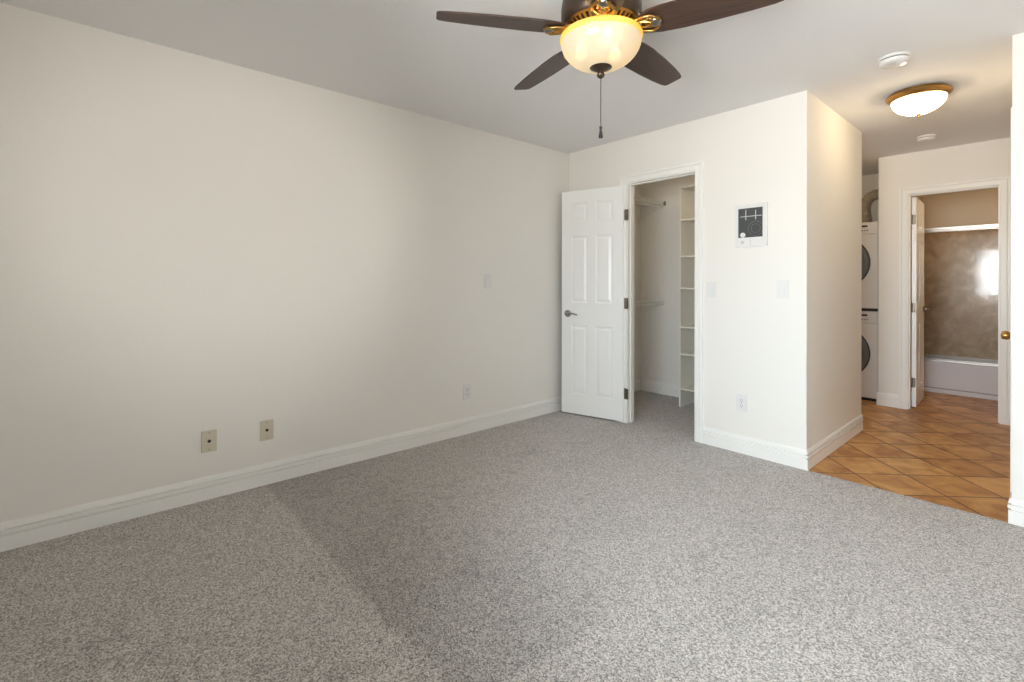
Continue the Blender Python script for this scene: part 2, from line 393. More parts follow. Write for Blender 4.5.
def window(n, w, h, loc, rz, cols, sill):
    r = sroot('window_%d' % n, loc, rz)
    bm = bmesh.new(); t = 0.045
    box(bm, 0, t, -0.08, -0.02, 0, h); box(bm, w - t, w, -0.08, -0.02, 0, h)
    box(bm, t, w - t, -0.08, -0.02, 0, t); box(bm, t, w - t, -0.08, -0.02, h - t, h)
    [box(bm, c - 0.018, c + 0.018, -0.075, -0.025, t, h - t) for c in cols]
    link('window_frame', bm, M['trim'], r)
    bm = bmesh.new(); ed = [t - 0.018] + list(cols) + [w - t + 0.018]
    for a, b in zip(ed, ed[1:]): box(bm, a + 0.018, b - 0.018, -0.052, -0.048, t, h - t)
    link('window_glass', bm, M['winglass'], r)
    mkbox('window_sill', (0.0, w, -0.02, sill, 0.0, 0.018), M['trim'], r, 0.004)
window(1, WIN1[1] - WIN1[0], WIN1[3] - WIN1[2], (WIN1[0], RY - 0.14, WIN1[2]), 0, (0.17, 0.81, 1.45), 0.16)
window(2, WIN2[1] - WIN2[0], WIN2[3] - WIN2[2], (RX, WIN2[0], WIN2[2]), R(90), (0.30,), 0.03)

# baseboards: tall board with two grooves
BP = [(0, 0), (0.0115, 0), (0.0115, 0.067), (0.001, 0.068), (0.001, 0.077), (0.0135, 0.078), (0.0135, 0.093), (0.001, 0.094), (0.001, 0.103), (0.0115, 0.104), (0.008, 0.119), (0.003, 0.126), (0, 0.126)]
def baseboard(name, path):
    bm = bmesh.new(); sweep(bm, path, BP); return struct(link(name, bm, M['trim']))
# left-hand side of the walking direction is where the board protrudes
CW = 0.060   # casing width
baseboard('baseboard_left', [(0, 0), (0, RY)])
baseboard('baseboard_back', [(2.04, 1.30), (2.04, 0), (D1[1] + CW, 0)])
bm = bmesh.new(); sweep(bm, [(D1[0] - CW, 0), (0.014, 0)], BP); struct(link('baseboard_behind_door', bm, M['trim']))
baseboard('baseboard_right', [(RX, RY), (RX, 0), (2.958, 0), (2.958, 0.115)])
baseboard('baseboard_front', [(0.014, RY), (RX - 0.014, RY)])
baseboard('baseboard_closet', [(1.94, 1.20), (0, 1.20), (0, T)])
baseboard('baseboard_hall', [(D2[0] - CW, 2.4), (1.93, 2.4), (1.93, 2.46)])
baseboard('baseboard_hall_right', [(2.958, 0.985), (2.958, 2.4), (D2[1] + CW, 2.4)])
baseboard('baseboard_laundry', [(1.08, 3.24), (1.08, 1.314), (2.04, 1.30)][0:2])

CP = [(0.000, 0.0), (0.000, 0.012), (0.004, 0.014), (0.036, 0.014), (0.040, 0.009), (0.044, 0.019), (0.058, 0.019), (0.062, 0.016), (0.062, 0.0)]
def casing_bm(w, h, k=1.0):
    """trim around an opening 0..w, up to h, on the plane y=0 facing -y"""
    bm = bmesh.new(); rings = []
    for (cx_, cz_, sx, sz) in ((0, 0, -1, 0), (0, h, -1, 1), (w, h, 1, 1), (w, 0, 1, 0)):
        rings.append([bm.verts.new((cx_ + sx * d, -t * k, cz_ + sz * d)) for d, t in CP])
    for a, b in zip(rings, rings[1:]):
        for i in range(len(CP)):
            j = (i + 1) % len(CP); bm.faces.new((a[i], b[i], b[j], a[j]))
    bm.faces.new(rings[0]); bm.faces.new(list(reversed(rings[-1])))
    return bm
def jamb_bm(w, h, depth, stop_y):
    bm = bmesh.new(); t = 0.008
    box(bm, 0, t, 0, depth, 0, h); box(bm, w - t, w, 0, depth, 0, h); box(bm, t, w - t, 0, depth, h - t, h)
    box(bm, t, t + 0.008, stop_y, stop_y + 0.035, 0, h - t); box(bm, w - t - 0.008, w - t, stop_y, stop_y + 0.035, 0, h - t)
    box(bm, t + 0.008, w - t - 0.008, stop_y, stop_y + 0.035, h - t - 0.008, h - t)
    return bm

def leaf_bm(w, h, th, zs):
    """six-panel door leaf, x 0..w, y 0..th, z 0..h"""
    st = 0.098; mid = 0.075; pw = (w - 2 * st - mid) / 2
    xs = [(st, st + pw), (st + pw + mid, w - st)]
    bx = [0, xs[0][0], xs[0][1], xs[1][0], xs[1][1], w]
    bz = [0] + [z for p in zs for z in p] + [h]
    bm = bmesh.new()
    for side in (0, 1):
        Y = lambda d: (d if side == 0 else th - d)
        V = {}
        def v(x, z, d=0.0):
            k = (round(x, 5), round(z, 5), round(d, 5))
            if k not in V: V[k] = bm.verts.new((x, Y(d), z))
            return V[k]
        for i in range(5):
            for j in range(len(bz) - 1):
                a, b, c, d = bx[i], bx[i + 1], bz[j], bz[j + 1]
                if i in (1, 3) and j % 2 == 1:
                    nest = [(0, 0), (0.006, 0.006), (0.016, 0.007), (0.036, 0.0015)]
                    for (i0, d0), (i1, d1) in zip(nest, nest[1:]):
                        o_ = [(a + i0, c + i0), (b - i0, c + i0), (b - i0, d - i0), (a + i0, d - i0)]
                        n_ = [(a + i1, c + i1), (b - i1, c + i1), (b - i1, d - i1), (a + i1, d - i1)]
                        for k in range(4):
                            l = (k + 1) % 4
                            bm.faces.new((v(*o_[k], d0), v(*o_[l], d0), v(*n_[l], d1), v(*n_[k], d1)))
                    i1, d1 = nest[-1]
                    bm.faces.new((v(a + i1, c + i1, d1), v(b - i1, c + i1, d1), v(b - i1, d - i1, d1), v(a + i1, d - i1, d1)))
                else:
                    bm.faces.new((v(a, c), v(b, c), v(b, d), v(a, d)))
    # rim
    bm.verts.ensure_lookup_table()
    be = [e for e in bm.edges if len(e.link_faces) == 1]
    bmesh.ops.bridge_loops(bm, edges=be)
    return bm

def hinge(parent, loc, rz=0.0, both=True):
    bm = bmesh.new(); hh = 0.045
    lathe(bm, [(0.0, -hh - 0.004), (0.0045, -hh), (0.0055, -hh), (0.0055, hh), (0.0045, hh), (0.0, hh + 0.004)], 10)
    box(bm, 0.004, 0.026, 0.0, 0.0025, -hh, hh)
    if both: box(bm, -0.026, -0.004, 0.0, 0.0025, -hh, hh)
    o = link('hinge', bm, M['hinge'], parent, True); o.location = loc; o.rotation_euler = (0, 0, rz); return o

def lever(parent, loc, rz, sgn=1, both=True):
    o = None
    bm = bmesh.new()
    m = Matrix.Rotation(R(90), 4, 'X')
    lathe(bm, [(0, 0.012), (0.022, 0.011), (0.031, 0.006), (0.033, 0.0), (0, 0.0)], 24, m)
    lathe(bm, [(0.010, 0.010), (0.010, 0.045), (0.0, 0.048)], 14, m)
    pts = [(0, -0.042, 0), (0.02 * sgn, -0.046, 0.003), (0.05 * sgn, -0.048, 0.006), (0.08 * sgn, -0.046, 0.002), (0.10 * sgn, -0.043, -0.004), (0.115 * sgn, -0.040, -0.006)]
    tube(bm, pts, [0.010, 0.009, 0.0075, 0.007, 0.007, 0.006], 10)
    o = link('door_handle', bm, M['nickel'], parent, True); o.location = loc; o.rotation_euler = (0, 0, rz); return o

# door 1: closet door, swung back against the wall
d1 = sroot('door_1', (D1[0], 0, 0))
w1 = D1[1] - D1[0]
link('door_casing', casing_bm(w1, D1[2]), M['trim'], d1, True, 25)
link('door_jamb', jamb_bm(w1, D1[2], T, 0.040), M['trim'], d1)
ZS = [(0.175, 0.80), (1.005, 1.605), (1.730, 1.905)]
HX, HY = -0.014, -0.024
ang = math.atan2(-0.155, -0.555)      # leaf direction from the hinge
lf = link('door_leaf', leaf_bm(0.588, 2.018, 0.034, ZS), M['door'], d1)
# leaf local x runs from the free edge (0) to the hinge edge (w); face y=0 looks at the room
rzl = ang + math.pi
lf.rotation_euler = (0, 0, rzl)
ex = Vector((math.cos(rzl), math.sin(rzl), 0)); ey = Vector((-math.sin(rzl), math.cos(rzl), 0))
hingepos = Vector((HX, HY - 0.004, 0.015))
lf.location = hingepos - ex * 0.588
for z in (0.253, 1.025, 1.781):
    hinge(d1, (0.006, -0.0185, z), R(-12))
lever(lf, (0.060, 0.0, 0.905), 0, 1)
# backside of the leaf keeps a lever too
lb = lever(lf, (0.060, 0.034, 0.905), R(180), -1)

# door 2: bathroom doorway, leaf opened into the bathroom
d2 = sroot('door_2', (D2[0], 2.4, 0))
w2 = D2[1] - D2[0]
link('door_casing', casing_bm(w2, D2[2]), M['trim'], d2, True, 25)
link('door_jamb', jamb_bm(w2, D2[2], T, 0.030), M['trim'], d2)
lf2 = link('door_leaf', leaf_bm(0.580, 2.018, 0.034, ZS), M['door'], d2)
lf2.rotation_euler = (0, 0, R(92.5)); lf2.location = (0.050, 0.112, 0.012)
for z in (0.244, 0.967, 1.817):
    h = hinge(d2, (0.019, 0.1092, z), 0, both=False)
lever(lf2, (0.505, 0.0, 0.925), 0, -1)

# door 3: closed door on the right side of the hall, seen only by the edge of its trim and its knob
d3 = sroot('door_3', (2.958, 0.92, 0), R(-90))
w3 = 0.74
link('door_casing', casing_bm(w3, 2.05, 0.6), M['trim'], d3, True, 25)
link('door_jamb', jamb_bm(w3, 2.05, T, 0.045), M['trim'], d3)
lf3 = link('door_leaf', leaf_bm(w3 - 0.03, 2.02, 0.034, ZS), M['door'], d3); lf3.location = (0.015, 0.008, 0.01)
bm = bmesh.new(); lathe(bm, [(0, 0.0), (0.031, 0.0), (0.031, 0.006), (0.014, 0.010), (0.012, 0.030), (0.024, 0.040), (0.027, 0.052), (0.022, 0.070), (0, 0.075)], 20, Matrix.Rotation(R(90), 4, 'X'))
k3 = link('door_knob', bm, M['brass'], lf3, True); k3.location = (0.26, -0.010, 0.880)

# ------------------------------------------------------------------ ceiling fan
FC = Vector((1.852, -1.868, 0))
ZB = 2.24
fan = thing('ceiling_fan', 'dark walnut five-blade ceiling fan with lit amber glass bowl and pull chain', 'ceiling fan', (FC.x, FC.y, H))
def fl(z): return z - H
bm = bmesh.new()
lathe(bm, [(0, fl(H - 0.001)), (0.090, fl(H - 0.001)), (0.098, fl(2.42)), (0.100, fl(2.395)), (0.145, fl(2.385)), (0.160, fl(2.37)), (0.165, fl(2.34)), (0.165, fl(2.30)), (0.158, fl(2.275)), (0.150, fl(2.268)), (0.0, fl(2.268))], 48)
link('motor_housing', bm, M['bronze'], fan, True, 35)
# vented skirt ring under the motor
bm = bmesh.new(); N = 40
zt, zb_, rt_, rb_ = fl(2.268), fl(2.228), 0.150, 0.098
def rp(t, a, off=0): 
    r_ = rt_ + (rb_ - rt_) * t + off; return Vector((r_ * math.cos(a), r_ * math.sin(a), zt + (zb_ - zt) * t))
for i in range(N):
    a0 = 2 * math.pi * i / N; a1 = 2 * math.pi * (i + 0.42) / N
    q = [rp(0.12, a0), rp(0.12, a1), rp(0.88, a1), rp(0.88, a0)]
    vo = [bm.verts.new(p) for p in q]; vi = [bm.verts.new(p + Vector((0, 0, 0.006))) for p in q]
    bm.faces.new(vo); bm.faces.new(list(reversed(vi)))
    for k in range(4): bm.faces.new((vo[k], vo[(k + 1) % 4], vi[(k + 1) % 4], vi[k]))
for (ta, tb) in ((0.0, 0.14), (0.86, 1.0)):
    lathe(bm, [(rt_ + (rb_ - rt_) * ta, zt + (zb_ - zt) * ta), (rt_ + (rb_ - rt_) * tb, zt + (zb_ - zt) * tb), (rt_ + (rb_ - rt_) * tb, zt + (zb_ - zt) * tb + 0.006), (rt_ + (rb_ - rt_) * ta, zt + (zb_ - zt) * ta + 0.006), (rt_ + (rb_ - rt_) * ta, zt + (zb_ - zt) * ta)], 48)
link('vent_ring', bm, M['brass'], fan, True, 30)
bm = bmesh.new(); lathe(bm, [(0.0, fl(2.266)), (0.092, fl(2.266)), (0.092, fl(2.226)), (0.070, fl(2.222)), (0.060, fl(2.205)), (0, fl(2.205))], 32)
link('light_fitter', bm, M['brass'], fan, True, 35)

def blade_bm():
    bm = bmesh.new()
    hw = [(0.165, 0.036), (0.172, 0.050), (0.195, 0.064), (0.24, 0.073), (0.32, 0.076), (0.45, 0.071), (0.56, 0.063), (0.64, 0.054), (0.668, 0.047), (0.677, 0.034)]
    up = list(hw); lo = [(x, -y) for x, y in reversed(hw)]
    pts = up + lo; t = 0.006
    a = [bm.verts.new((x, y, 0)) for x, y in pts]; b = [bm.verts.new((x, y, t)) for x, y in pts]
    bm.faces.new(list(reversed(a))); bm.faces.new(b)
    for i in range(len(pts)): j = (i + 1) % len(pts); bm.faces.new((a[i], a[j], b[j], b[i]))
    return bm
def iron_bm():
    bm = bmesh.new()
    for s in (-1, 1):   # two scrolled arms
        tube(bm, [(0.105, s * 0.010, 0.012), (0.14, s * 0.022, 0.002), (0.175, s * 0.040, -0.006), (0.205, s * 0.044, -0.010), (0.225, s * 0.030, -0.009), (0.240, s * 0.010, -0.008)], [0.009, 0.009, 0.008, 0.007, 0.007, 0.006], 8)
        tube(bm, [(0.15, s * 0.012, 0.0), (0.18, s * 0.016, -0.008), (0.205, s * 0.006, -0.010), (0.20, -s * 0.004, -0.010)], 0.005, 6)
    box(bm, 0.085, 0.150, -0.020, 0.020, 0.004, 0.016, 0.003)
    box(bm, 0.180, 0.240, -0.026, 0.026, -0.008, -0.001, 0.003)
    return bm
def cap_bm():
    bm = bmesh.new(); lathe(bm, [(0, -0.012), (0.012, -0.010), (0.021, -0.004), (0.024, 0.002), (0, 0.002)], 16); return bm
A0 = -121.0
bl0 = None
for i in range(5):
    an = R(A0 + 72 * i)
    mt = Matrix.Rotation(an, 4, 'Z') @ Matrix.Translation((0, 0, fl(ZB))) @ Matrix.Rotation(R(-12), 4, 'X')
    if bl0 is None:
        bl0 = link('fan_blade', blade_bm(), M['walnut'], fan); ir0 = link('blade_iron', iron_bm(), M['brass'], bl0, True, 50)
        cp0 = link('medallion', cap_bm(), M['nickel'], bl0, True, 50); cp0.location = (0.222, 0, -0.008)
        bl = bl0
    else:
        bl = bl0.copy(); C.objects.link(bl); bl.parent = fan
        for s in (ir0, cp0):
            c = s.copy(); C.objects.link(c); c.parent = bl
    bl.matrix_local = mt
# glass bowl: amber lip and alabaster bowl
RB = 0.168
bm = bmesh.new(); lathe(bm, [(RB - 0.012, fl(2.226)), (RB, fl(2.222)), (RB + 0.002, fl(2.212)), (RB - 0.003, fl(2.199))], 56)
link('bowl_lip', bm, M['lip'], fan, True, 80)
bm = bmesh.new(); pr = []
for k in range(0, 15):
    a = k / 14 * math.pi / 2
    pr.append(((RB - 0.003) * math.cos(a) ** 0.85 if k < 14 else 0.0, fl(2.199) - 0.108 * math.sin(a) ** 1.12))
lathe(bm, pr, 56)
link('glass_bowl', bm, M['bowl'], fan, True, 80)
bm = bmesh.new(); lathe(bm, [(0, fl(2.100)), (0.044, fl(2.100)), (0.046, fl(2.094)), (0.036, fl(2.088)), (0.024, fl(2.082)), (0.014, fl(2.078)), (0.013, fl(2.070)), (0.017, fl(2.064)), (0.014, fl(2.056)), (0.006, fl(2.050)), (0, fl(2.048))], 24)
link('finial', bm, M['bronze'], fan, True, 50)
bm = bmesh.new(); z = 2.050
while z > 1.852:
    bmesh.ops.create_icosphere(bm, subdivisions=1, radius=0.0026, matrix=Matrix.Translation((0, 0, fl(z)))); z -= 0.0046
tube(bm, [(0, 0, fl(2.052)), (0, 0, fl(1.85))], 0.0014, 6)
ch = link('pull_chain', bm, M['bronze'], fan)
bm = bmesh.new(); lathe(bm, [(0, fl(1.853)), (0.005, fl(1.850)), (0.006, fl(1.843)), (0.004, fl(1.836)), (0.006, fl(1.826)), (0.009, fl(1.808)), (0.0085, fl(1.802)), (0, fl(1.800))], 14)
link('chain_pull', bm, M['dark'], ch, True)
# bulbs inside the bowl
for k in range(3):
    a = R(205 + 120 * k)
    bm = bmesh.new(); lathe(bm, [(0, 0.035), (0.013, 0.03), (0.013, 0.0), (0.026, -0.03), (0.022, -0.05), (0.0, -0.06)], 14)
    m_ = M['dome']; b_ = link('bulb', bm, m_, fan, True); b_.location = (0.085 * math.cos(a), 0.085 * math.sin(a), fl(2.200))
    point('bulb_or_fill_light', (FC.x + 0.095 * math.cos(a), FC.y + 0.095 * math.sin(a), 2.148 + 0.045), 0.55, (1.0, 0.76, 0.46), 0.02)

# ------------------------------------------------------------------ hall ceiling light, detectors
hl = thing('ceiling_light', 'round flush ceiling light with brass rim and lit frosted dome over the hall', 'ceiling light', (2.508, 0.575, H))
bm = bmesh.new(); lathe(bm, [(0, -0.001), (0.150, -0.001), (0.150, -0.010), (0.166, -0.014), (0.170, -0.022), (0.166, -0.030), (0.150, -0.044), (0.140, -0.048), (0.138, -0.040)], 48)
link('rim', bm, M['brass'], hl, True, 50)
bm = bmesh.new(); pr = []
for k in range(0, 13):
    a = k / 12 * math.pi / 2; pr.append((0.142 * math.cos(a) if k < 12 else 0.0, -0.044 - 0.098 * math.sin(a)))
lathe(bm, pr, 48); link('glass_dome', bm, M['dome'], hl, True, 80)
bm = bmesh.new(); lathe(bm, [(0, -0.138), (0.012, -0.141), (0.012, -0.147), (0.006, -0.153), (0.007, -0.160), (0, -0.166)], 14)
link('finial', bm, M['brass'], hl, True, 50)
point('bulb_or_fill_light', (2.508, 0.575, H - 0.085), 19.0, (1.0, 0.84, 0.64), 0.03)

def detector(x, y, r_, label):
    t = thing('smoke_detector', label, 'smoke detector', (x, y, H), 0, 'smoke detectors on the hall ceiling')
    bm = bmesh.new(); lathe(bm, [(0, -0.001), (r_, -0.001), (r_, -0.010), (r_ * 0.97, -0.013), (0, -0.013)], 32); link('base', bm, M['plate'], t, True, 35)
    bm = bmesh.new(); lathe(bm, [(r_ * 0.86, -0.013), (r_ * 0.86, -0.019), (0, -0.019)], 32); link('vent_slot', bm, M['ring'], t, True, 35)
    bm = bmesh.new(); lathe(bm, [(r_ * 0.94, -0.019), (r_ * 0.95, -0.026), (r_ * 0.86, -0.036), (r_ * 0.5, -0.041), (0, -0.042)], 32)
    lathe(bm, [(r_ * 0.94, -0.019), (0, -0.0185)], 32)
    link('cover', bm, M['plate'], t, True, 50)
    bm = bmesh.new(); lathe(bm, [(0.010, -0.040), (0.010, -0.044), (0, -0.045)], 14); b = link('test_button', bm, M['plate'], t, True); b.location = (0.02, -0.01, 0)
    return t
detector(2.512, -0.148, 0.072, 'round white smoke detector on the ceiling in front of the brass hall light')
detector(2.372, 1.83, 0.064, 'smaller round white smoke detector on the ceiling behind the brass hall light')

# ------------------------------------------------------------------ wall plates; built on plane y=0 facing -y, centre at origin
def plate_root(name, label, cat, loc, rz, w=0.074, h=0.118, m=None, grp=None):
    t = thing(name, label, cat, loc, rz, grp)
    bm = bmesh.new(); box(bm, -w / 2, w / 2, -0.0065, 0.0, -h / 2, h / 2, 0.0014); link('cover_plate', bm, m or M['plate'], t)
    return t
def screws(t, zs, m):
    for z in zs:
        bm = bmesh.new(); lathe(bm, [(0.0035, -0.0), (0.0035, 0.0012), (0, 0.0016)], 10, Matrix.Translation((0, -0.006, z)) @ Matrix.Rotation(R(90), 4, 'X'))
        link('screw', bm, m, t)
def outlet(loc, rz, label):
    t = plate_root('wall_outlet', label, 'outlet', loc, rz)
    for s in (-1, 1):
        bm = bmesh.new(); box(bm, -0.017, 0.017, -0.0082, -0.005, s * 0.0205 - 0.014, s * 0.0205 + 0.014, 0.0014); f = link('socket', bm, M['plate'], t)
        bm = bmesh.new(); zc = s * 0.0205
        box(bm, -0.0078, -0.0058, -0.0088, -0.008, zc - 0.002, zc + 0.008); box(bm, 0.0058, 0.0078, -0.0088, -0.008, zc - 0.002, zc + 0.007); box(bm, -0.0022, 0.0022, -0.0088, -0.008, zc - 0.010, zc - 0.005)
        link('slots', bm, M['dark'], f)
    screws(t, (0,), M['nickel']); return t
def rocker(loc, rz, label):
    t = plate_root('light_switch', label, 'light switch', loc, rz)
    bm = bmesh.new(); box(bm, -0.0185, 0.0185, -0.0072, -0.005, -0.035, 0.035, 0.0012); link('switch_frame', bm, M['plate'], t)
    bm = bmesh.new()
    v = [bm.verts.new(p) for p in ((-0.0155, -0.007, -0.032), (0.0155, -0.007, -0.032), (0.0155, -0.007, 0.032), (-0.0155, -0.007, 0.032), (-0.0155, -0.0125, -0.032), (0.0155, -0.0125, -0.032), (0.0155, -0.0085, 0.032), (-0.0155, -0.0085, 0.032))]
    for f in ((4, 5, 6, 7), (0, 1, 5, 4), (1, 2, 6, 5), (2, 3, 7, 6), (3, 0, 4, 7), (3, 2, 1, 0)): bm.faces.new([v[i] for i in f])
    link('rocker', bm, M['plate'], t); screws(t, (-0.048, 0.048), M['plate']); return t
def jackplate(loc, rz, label):
    t = plate_root('jack_plate', label, 'wall plate', loc, rz, m=M['almond'])
    m = Matrix.Translation((0, -0.006, 0)) @ Matrix.Rotation(R(90), 4, 'X')
    bm = bmesh.new(); lathe(bm, [(0.0085, 0), (0.0085, 0.003), (0.006, 0.004), (0.006, 0.008), (0, 0.008)], 12, m); link('jack', bm, M['dark'], t, True, 40)
    screws(t, (-0.045, 0.045), M['nickel']); return t
LW = R(90)
jackplate((0, -2.962, 0.320), LW, 'almond jack plate low on the left wall, nearer the left edge of the photo')
jackplate((0, -2.668, 0.322), LW, 'almond jack plate low on the left wall, the one nearer the white outlet')
outlet((0, -1.202, 0.333), LW, 'white outlet low on the left wall below the light switch')
rocker((0, -0.992, 1.215), LW, 'white light switch alone on the long left wall')
rocker((1.412, 0, 1.150), 0, 'white light switch beside the closet door trim')
rocker((1.899, 0, 1.159), 0, 'white light switch near the outer wall corner under the framed wall panel')
outlet((1.632, 0, 0.354), 0, 'white outlet low on the closet wall right of the doorway')

# framed wall panel
pn = thing('wall_panel', 'square white framed wall panel with dark screen, a knob and pale marks', 'wall panel', (1.697, 0, 1.600))
bm = bmesh.new()
sx0, sx1, sz0, sz1 = -0.084, 0.080, -0.082, 0.121
fx, fz = 0.108, 0.149
box(bm, -fx, sx0, -0.022, 0, -fz, fz, 0.003); box(bm, sx1, fx, -0.022, 0, -fz, fz, 0.003)
box(bm, sx0, sx1, -0.022, 0, sz1, fz, 0.003); box(bm, sx0, sx1, -0.022, 0, -fz, sz0, 0.003)
link('frame', bm, M['plate'], pn)
sc_ = mkbox('dark_screen', (sx0, sx1, -0.016, -0.002, sz0, sz1), M['screen'], pn)
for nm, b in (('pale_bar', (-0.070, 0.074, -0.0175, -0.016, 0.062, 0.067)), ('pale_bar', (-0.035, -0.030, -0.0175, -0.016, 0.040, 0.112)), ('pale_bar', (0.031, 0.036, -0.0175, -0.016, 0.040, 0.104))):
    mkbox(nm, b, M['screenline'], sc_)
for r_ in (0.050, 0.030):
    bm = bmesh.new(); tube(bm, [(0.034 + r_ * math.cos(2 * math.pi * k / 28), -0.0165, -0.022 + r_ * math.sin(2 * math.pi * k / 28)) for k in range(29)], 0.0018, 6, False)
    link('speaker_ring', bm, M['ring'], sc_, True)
bm = bmesh.new(); lathe(bm, [(0.017, 0), (0.017, 0.006), (0.009, 0.007), (0.009, 0.003), (0, 0.003)], 20, Matrix.Translation((-0.052, -0.016, -0.064)) @ Matrix.Rotation(R(90), 4, 'X'))
link('white_knob', bm, M['plate'], pn, True, 40)
bm = bmesh.new(); lathe(bm, [(0.012, 0), (0.012, 0.004), (0, 0.005)], 20, Matrix.Translation((-0.052, -0.022, -0.116)) @ Matrix.Rotation(R(90), 4, 'X'))
link('push_button', bm, mat('grey_button', srgb(196, 196, 196), 0.4), pn, True, 40)
mkbox('label_groove', (-0.0005, 0.0005, -0.0226, -0.0215, -0.140, -0.090), M['ring'], pn)

# ------------------------------------------------------------------ closet contents
def wire_shelf(z, label, rod, grp):
    t = thing('wire_shelf', label, 'wire shelf', (0, 0, z), 0, grp)
    bm = bmesh.new(); y = 0.125
    while y < 1.19:
        tube(bm, [(0.012, y, 0), (0.296, y, 0), (0.300, y, -0.004), (0.300, y, -0.030)], 0.0024, 6); y += 0.0254
    link('deck_wires', bm, M['white_wire'], t)
    for x, dz, r_ in ((0.012, -0.004, 0.003), (0.15, -0.004, 0.003), (0.300, 0.0, 0.0068), (0.300, -0.034, 0.0068)):
        bm = bmesh.new(); tube(bm, [(x, 0.105, dz), (x, 1.192, dz)], r_, 8); link('rail', bm, M['white_wire'], t, True)
    bm = bmesh.new(); box(bm, 0.285, 0.315, 1.180, 1.199, -0.038, 0.010, 0.003); link('end_bracket', bm, M['nickel'] if rod else M['white_wire'], t)
    bm = bmesh.new(); box(bm, 0.285, 0.315, 0.101, 0.120, -0.038, 0.010, 0.003); link('end_bracket', bm, M['white_wire'], t)
    for yb in (1.165,):
        bm = bmesh.new(); tube(bm, [(0.300, yb, -0.028), (0.004, yb, -0.165)], 0.0062, 8); box(bm, 0.0, 0.005, yb - 0.008, yb + 0.008, -0.20, -0.16)
        link('brace', bm, M['white_wire'], t, True)
    if rod:
        bm = bmesh.new(); tube(bm, [(0.275, 0.105, -0.055), (0.275, 1.195, -0.055)], 0.008, 10); link('hanging_rod', bm, M['white_wire'], t, True)
    return t
wire_shelf(2.070, 'upper white wire closet shelf above eye level', True, 'white wire shelves in the closet')
wire_shelf(1.005, 'lower white wire closet shelf at mid height', False, 'white wire shelves in the closet')

tw = thing('shelf_tower', 'tall narrow white open shelf tower standing in the closet', 'shelving unit', (0.674, 0.84, 0))
mkbox('side_panel', (0, 0.016, 0, 0.345, 0, 2.135), M['melamine'], tw, 0.001); mkbox('side_panel', (0.40, 0.416, 0, 0.345, 0, 2.135), M['melamine'], tw, 0.001)
for z in (2.119, 1.800, 1.447, 1.140, 0.765, 0.504, 0.168):
    mkbox('shelf', (0.016, 0.40, 0.002, 0.345, z, z + 0.016), M['melamine'], tw, 0.001)

# ------------------------------------------------------------------ laundry
def washer(name, label, cat, z0, h, dryer):
    t = thing(name, label, cat, (1.225, 2.52, z0))
    w = 0.68; d = 0.68
    mkbox('cabinet', (0, w, 0.022, d, 0.03, h), M['enamel'], t, 0.006)
    mkbox('front_panel', (0.003, w - 0.003, 0, 0.022, 0.03, h - 0.125), M['enamel'], t, 0.005)
    mkbox('control_panel', (0.003, w - 0.003, -0.002, 0.022, h - 0.120, h - 0.002), M['enamel'], t, 0.006)
    mkbox('plinth', (0.01, w - 0.01, 0.02, d - 0.02, 0.0, 0.03), M['dark'], t)
    zc = 0.480 if not dryer else 0.500; xc = w / 2; m = lambda y: Matrix.Translation((xc, y, zc)) @ Matrix.Rotation(R(90), 4, 'X')
    bm = bmesh.new(); lathe(bm, [(0.262, 0), (0.266, 0.010), (0.258, 0.022), (0.235, 0.028), (0.222, 0.024), (0.218, 0.0)], 48, m(0)); dr = link('door_ring', bm, M['ring'], t, True, 50)
    bm = bmesh.new(); lathe(bm, [(0.222, 0.012), (0.180, 0.026), (0.09, 0.036), (0, 0.039)], 40, m(0)); link('door_glass', bm, M['doorglass'], dr, True, 60)
    bm = bmesh.new(); lathe(bm, [(0.276, 0), (0.276, 0.006), (0.266, 0.008), (0.260, 0)], 48, m(0)); link('door_seal', bm, M['dark'], dr, True, 50)
    bm = bmesh.new(); lathe(bm, [(0.032, 0), (0.030, 0.018), (0, 0.02)], 24, Matrix.Translation((xc, -0.002, h - 0.06)) @ Matrix.Rotation(R(90), 4, 'X')); link('dial', bm, M['alu'], t, True, 40)
    mkbox('display', (w - 0.155, w - 0.090, -0.004, 0.0, h - 0.050, h - 0.032), M['dark'], t)
    for k in range(3):
        bm = bmesh.new(); lathe(bm, [(0.007, 0), (0.006, 0.004), (0, 0.005)], 12, Matrix.Translation((w - 0.135 + 0.022 * k, -0.002, h - 0.086)) @ Matrix.Rotation(R(90), 4, 'X')); link('button', bm, M['ring'], t, True, 40)
    return t
washer('washing_machine', 'white front-load washing machine on the floor, under the dryer', 'washing machine', 0.0, 0.915, False)
washer('clothes_dryer', 'white front-load dryer stacked on the washing machine, with vent duct above', 'dryer', 0.915, 0.912, True)
bm = bmesh.new()
ctr = [(1.700, 2.98, 1.829), (1.700, 2.98, 1.90), (1.695, 2.95, 1.98), (1.705, 2.93, 2.06), (1.735, 2.92, 2.12), (1.785, 2.92, 2.155), (1.84, 2.93, 2.16), (1.925, 2.95, 2.15)]
def crom(P, n):
    P = [Vector(p) for p in P]; P = [2 * P[0] - P[1]] + P + [2 * P[-1] - P[-2]]; out = []
    for i in range(1, len(P) - 2):
        for k in range(n):
            t = k / n; a, b, c, d = P[i - 1:i + 3]
            out.append(0.5 * ((2 * b) + (c - a) * t + (2 * a - 5 * b + 4 * c - d) * t * t + (3 * b - a - 3 * c + d) * t ** 3))
    out.append(P[-2]); return out
pp = crom(ctr, 12)
tube(bm, pp, lambda i: 0.052 + (0.005 if i % 4 < 2 else -0.003), 24)
du = link('dryer_duct', bm, M['duct'], None, True, 80); du['label'] = 'silver flexible vent duct arching above the stacked dryer'; du['category'] = 'vent duct'

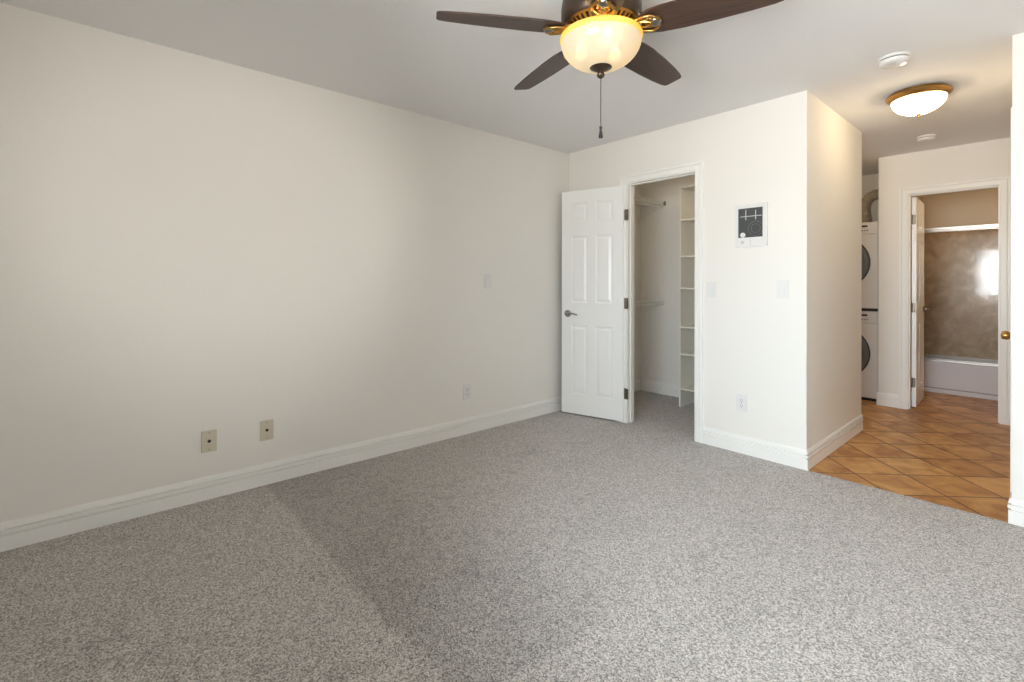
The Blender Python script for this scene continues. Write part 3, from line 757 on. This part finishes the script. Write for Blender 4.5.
# ------------------------------------------------------------------ bathroom
struct(link('wall_bathroom_surround', (lambda b: (box(b, 1.98, 3.55, 4.285, 4.30, 0.34, 1.86), box(b, 1.98, 1.992, 3.50, 4.285, 0.34, 1.86), box(b, 3.538, 3.55, 3.50, 4.285, 0.34, 1.86), b)[-1])(bmesh.new()), M['marble']))
tb = thing('bathtub', 'white alcove bathtub with a flat grooved apron behind the bathroom door', 'bathtub', (1.994, 3.53, 0))
tw_, td = 1.54, 0.752
bm = bmesh.new()
box(bm, 0, tw_, 0.006, 0.030, 0.056, 0.300, 0.003); box(bm, 0, tw_, 0.0, 0.030, 0.0, 0.050, 0.004)
link('apron', bm, M['tub'], tb)
bm = bmesh.new()
out = [(0, -0.004), (tw_, -0.004), (tw_, td), (0, td)]; inn = [(0.07, 0.085), (tw_ - 0.07, 0.085), (tw_ - 0.07, td - 0.06), (0.07, td - 0.06)]; bot = [(0.16, 0.15), (tw_ - 0.22, 0.15), (tw_ - 0.22, td - 0.12), (0.16, td - 0.12)]
lv = [[bm.verts.new((x, y, 0.298)) for x, y in out], [bm.verts.new((x, y, 0.340)) for x, y in out], [bm.verts.new((x, y, 0.340)) for x, y in inn], [bm.verts.new((x, y, 0.05)) for x, y in bot]]
for a, b in zip(lv, lv[1:]):
    for k in range(4): bm.faces.new((a[k], a[(k + 1) % 4], b[(k + 1) % 4], b[k]))
bm.faces.new(lv[-1])
link('basin', bm, M['tub'], tb)
sd_ = thing('shower_door', 'sliding glass shower door with metal header rail on the tub rim', 'shower door', (1.994, 3.565, 0.341))
bm = bmesh.new(); box(bm, 0, tw_, -0.026, 0.030, 0.0, 0.022, 0.004); box(bm, 0, tw_, -0.006, 0.006, 0.022, 0.034, 0.002); link('bottom_track', bm, M['alu'], sd_)
bm = bmesh.new(); box(bm, 0, tw_, -0.012, 0.028, 1.450, 1.478, 0.005); box(bm, 0, tw_, -0.034, 0.012, 1.418, 1.438, 0.007); box(bm, 0, tw_, 0.0, 0.016, 1.436, 1.452); link('header_rail', bm, M['alu'], sd_)
for a, b, y in ((0.01, 0.80, -0.012), (0.76, 1.53, 0.014)):
    g = mkbox('glass_panel', (a, b, y - 0.003, y + 0.003, 0.034, 1.425), M['bathglass'], sd_)
bm = bmesh.new(); box(bm, 0.0, 0.022, -0.024, 0.028, 0.022, 1.42, 0.003); link('wall_jamb', bm, M['alu'], sd_)
bm = bmesh.new(); box(bm, tw_ - 0.022, tw_, -0.024, 0.028, 0.022, 1.42, 0.003); link('wall_jamb', bm, M['alu'], sd_)
point('bulb_or_fill_light', (3.15, 3.0, 2.20), 7.0, (1.0, 0.76, 0.50), 0.08)  # unseen fill light added to brighten the bathroom

# unseen bare-bulb fixtures added as fill light for closet and laundry recess
def fill_bulb_fixture(loc, name, e):
    t = sroot(name, loc)
    bm = bmesh.new(); lathe(bm, [(0, -0.001), (0.055, -0.001), (0.055, -0.012), (0.030, -0.030), (0.022, -0.045), (0, -0.045)], 24); link('base', bm, M['plate'], t, True, 40)
    bm = bmesh.new(); lathe(bm, [(0.014, -0.045), (0.014, -0.055), (0.029, -0.085), (0.026, -0.105), (0, -0.117)], 20); link('globe', bm, M['dome'], t, True, 60)
    point('bulb_or_fill_light', (loc[0], loc[1], loc[2] - 0.085), e, (1.0, 0.86, 0.68), 0.02)
fill_bulb_fixture((1.15, 0.42, H), 'fill_bulb_1', 7.0)
fill_bulb_fixture((1.50, 1.85, H), 'fill_bulb_2', 7.0)
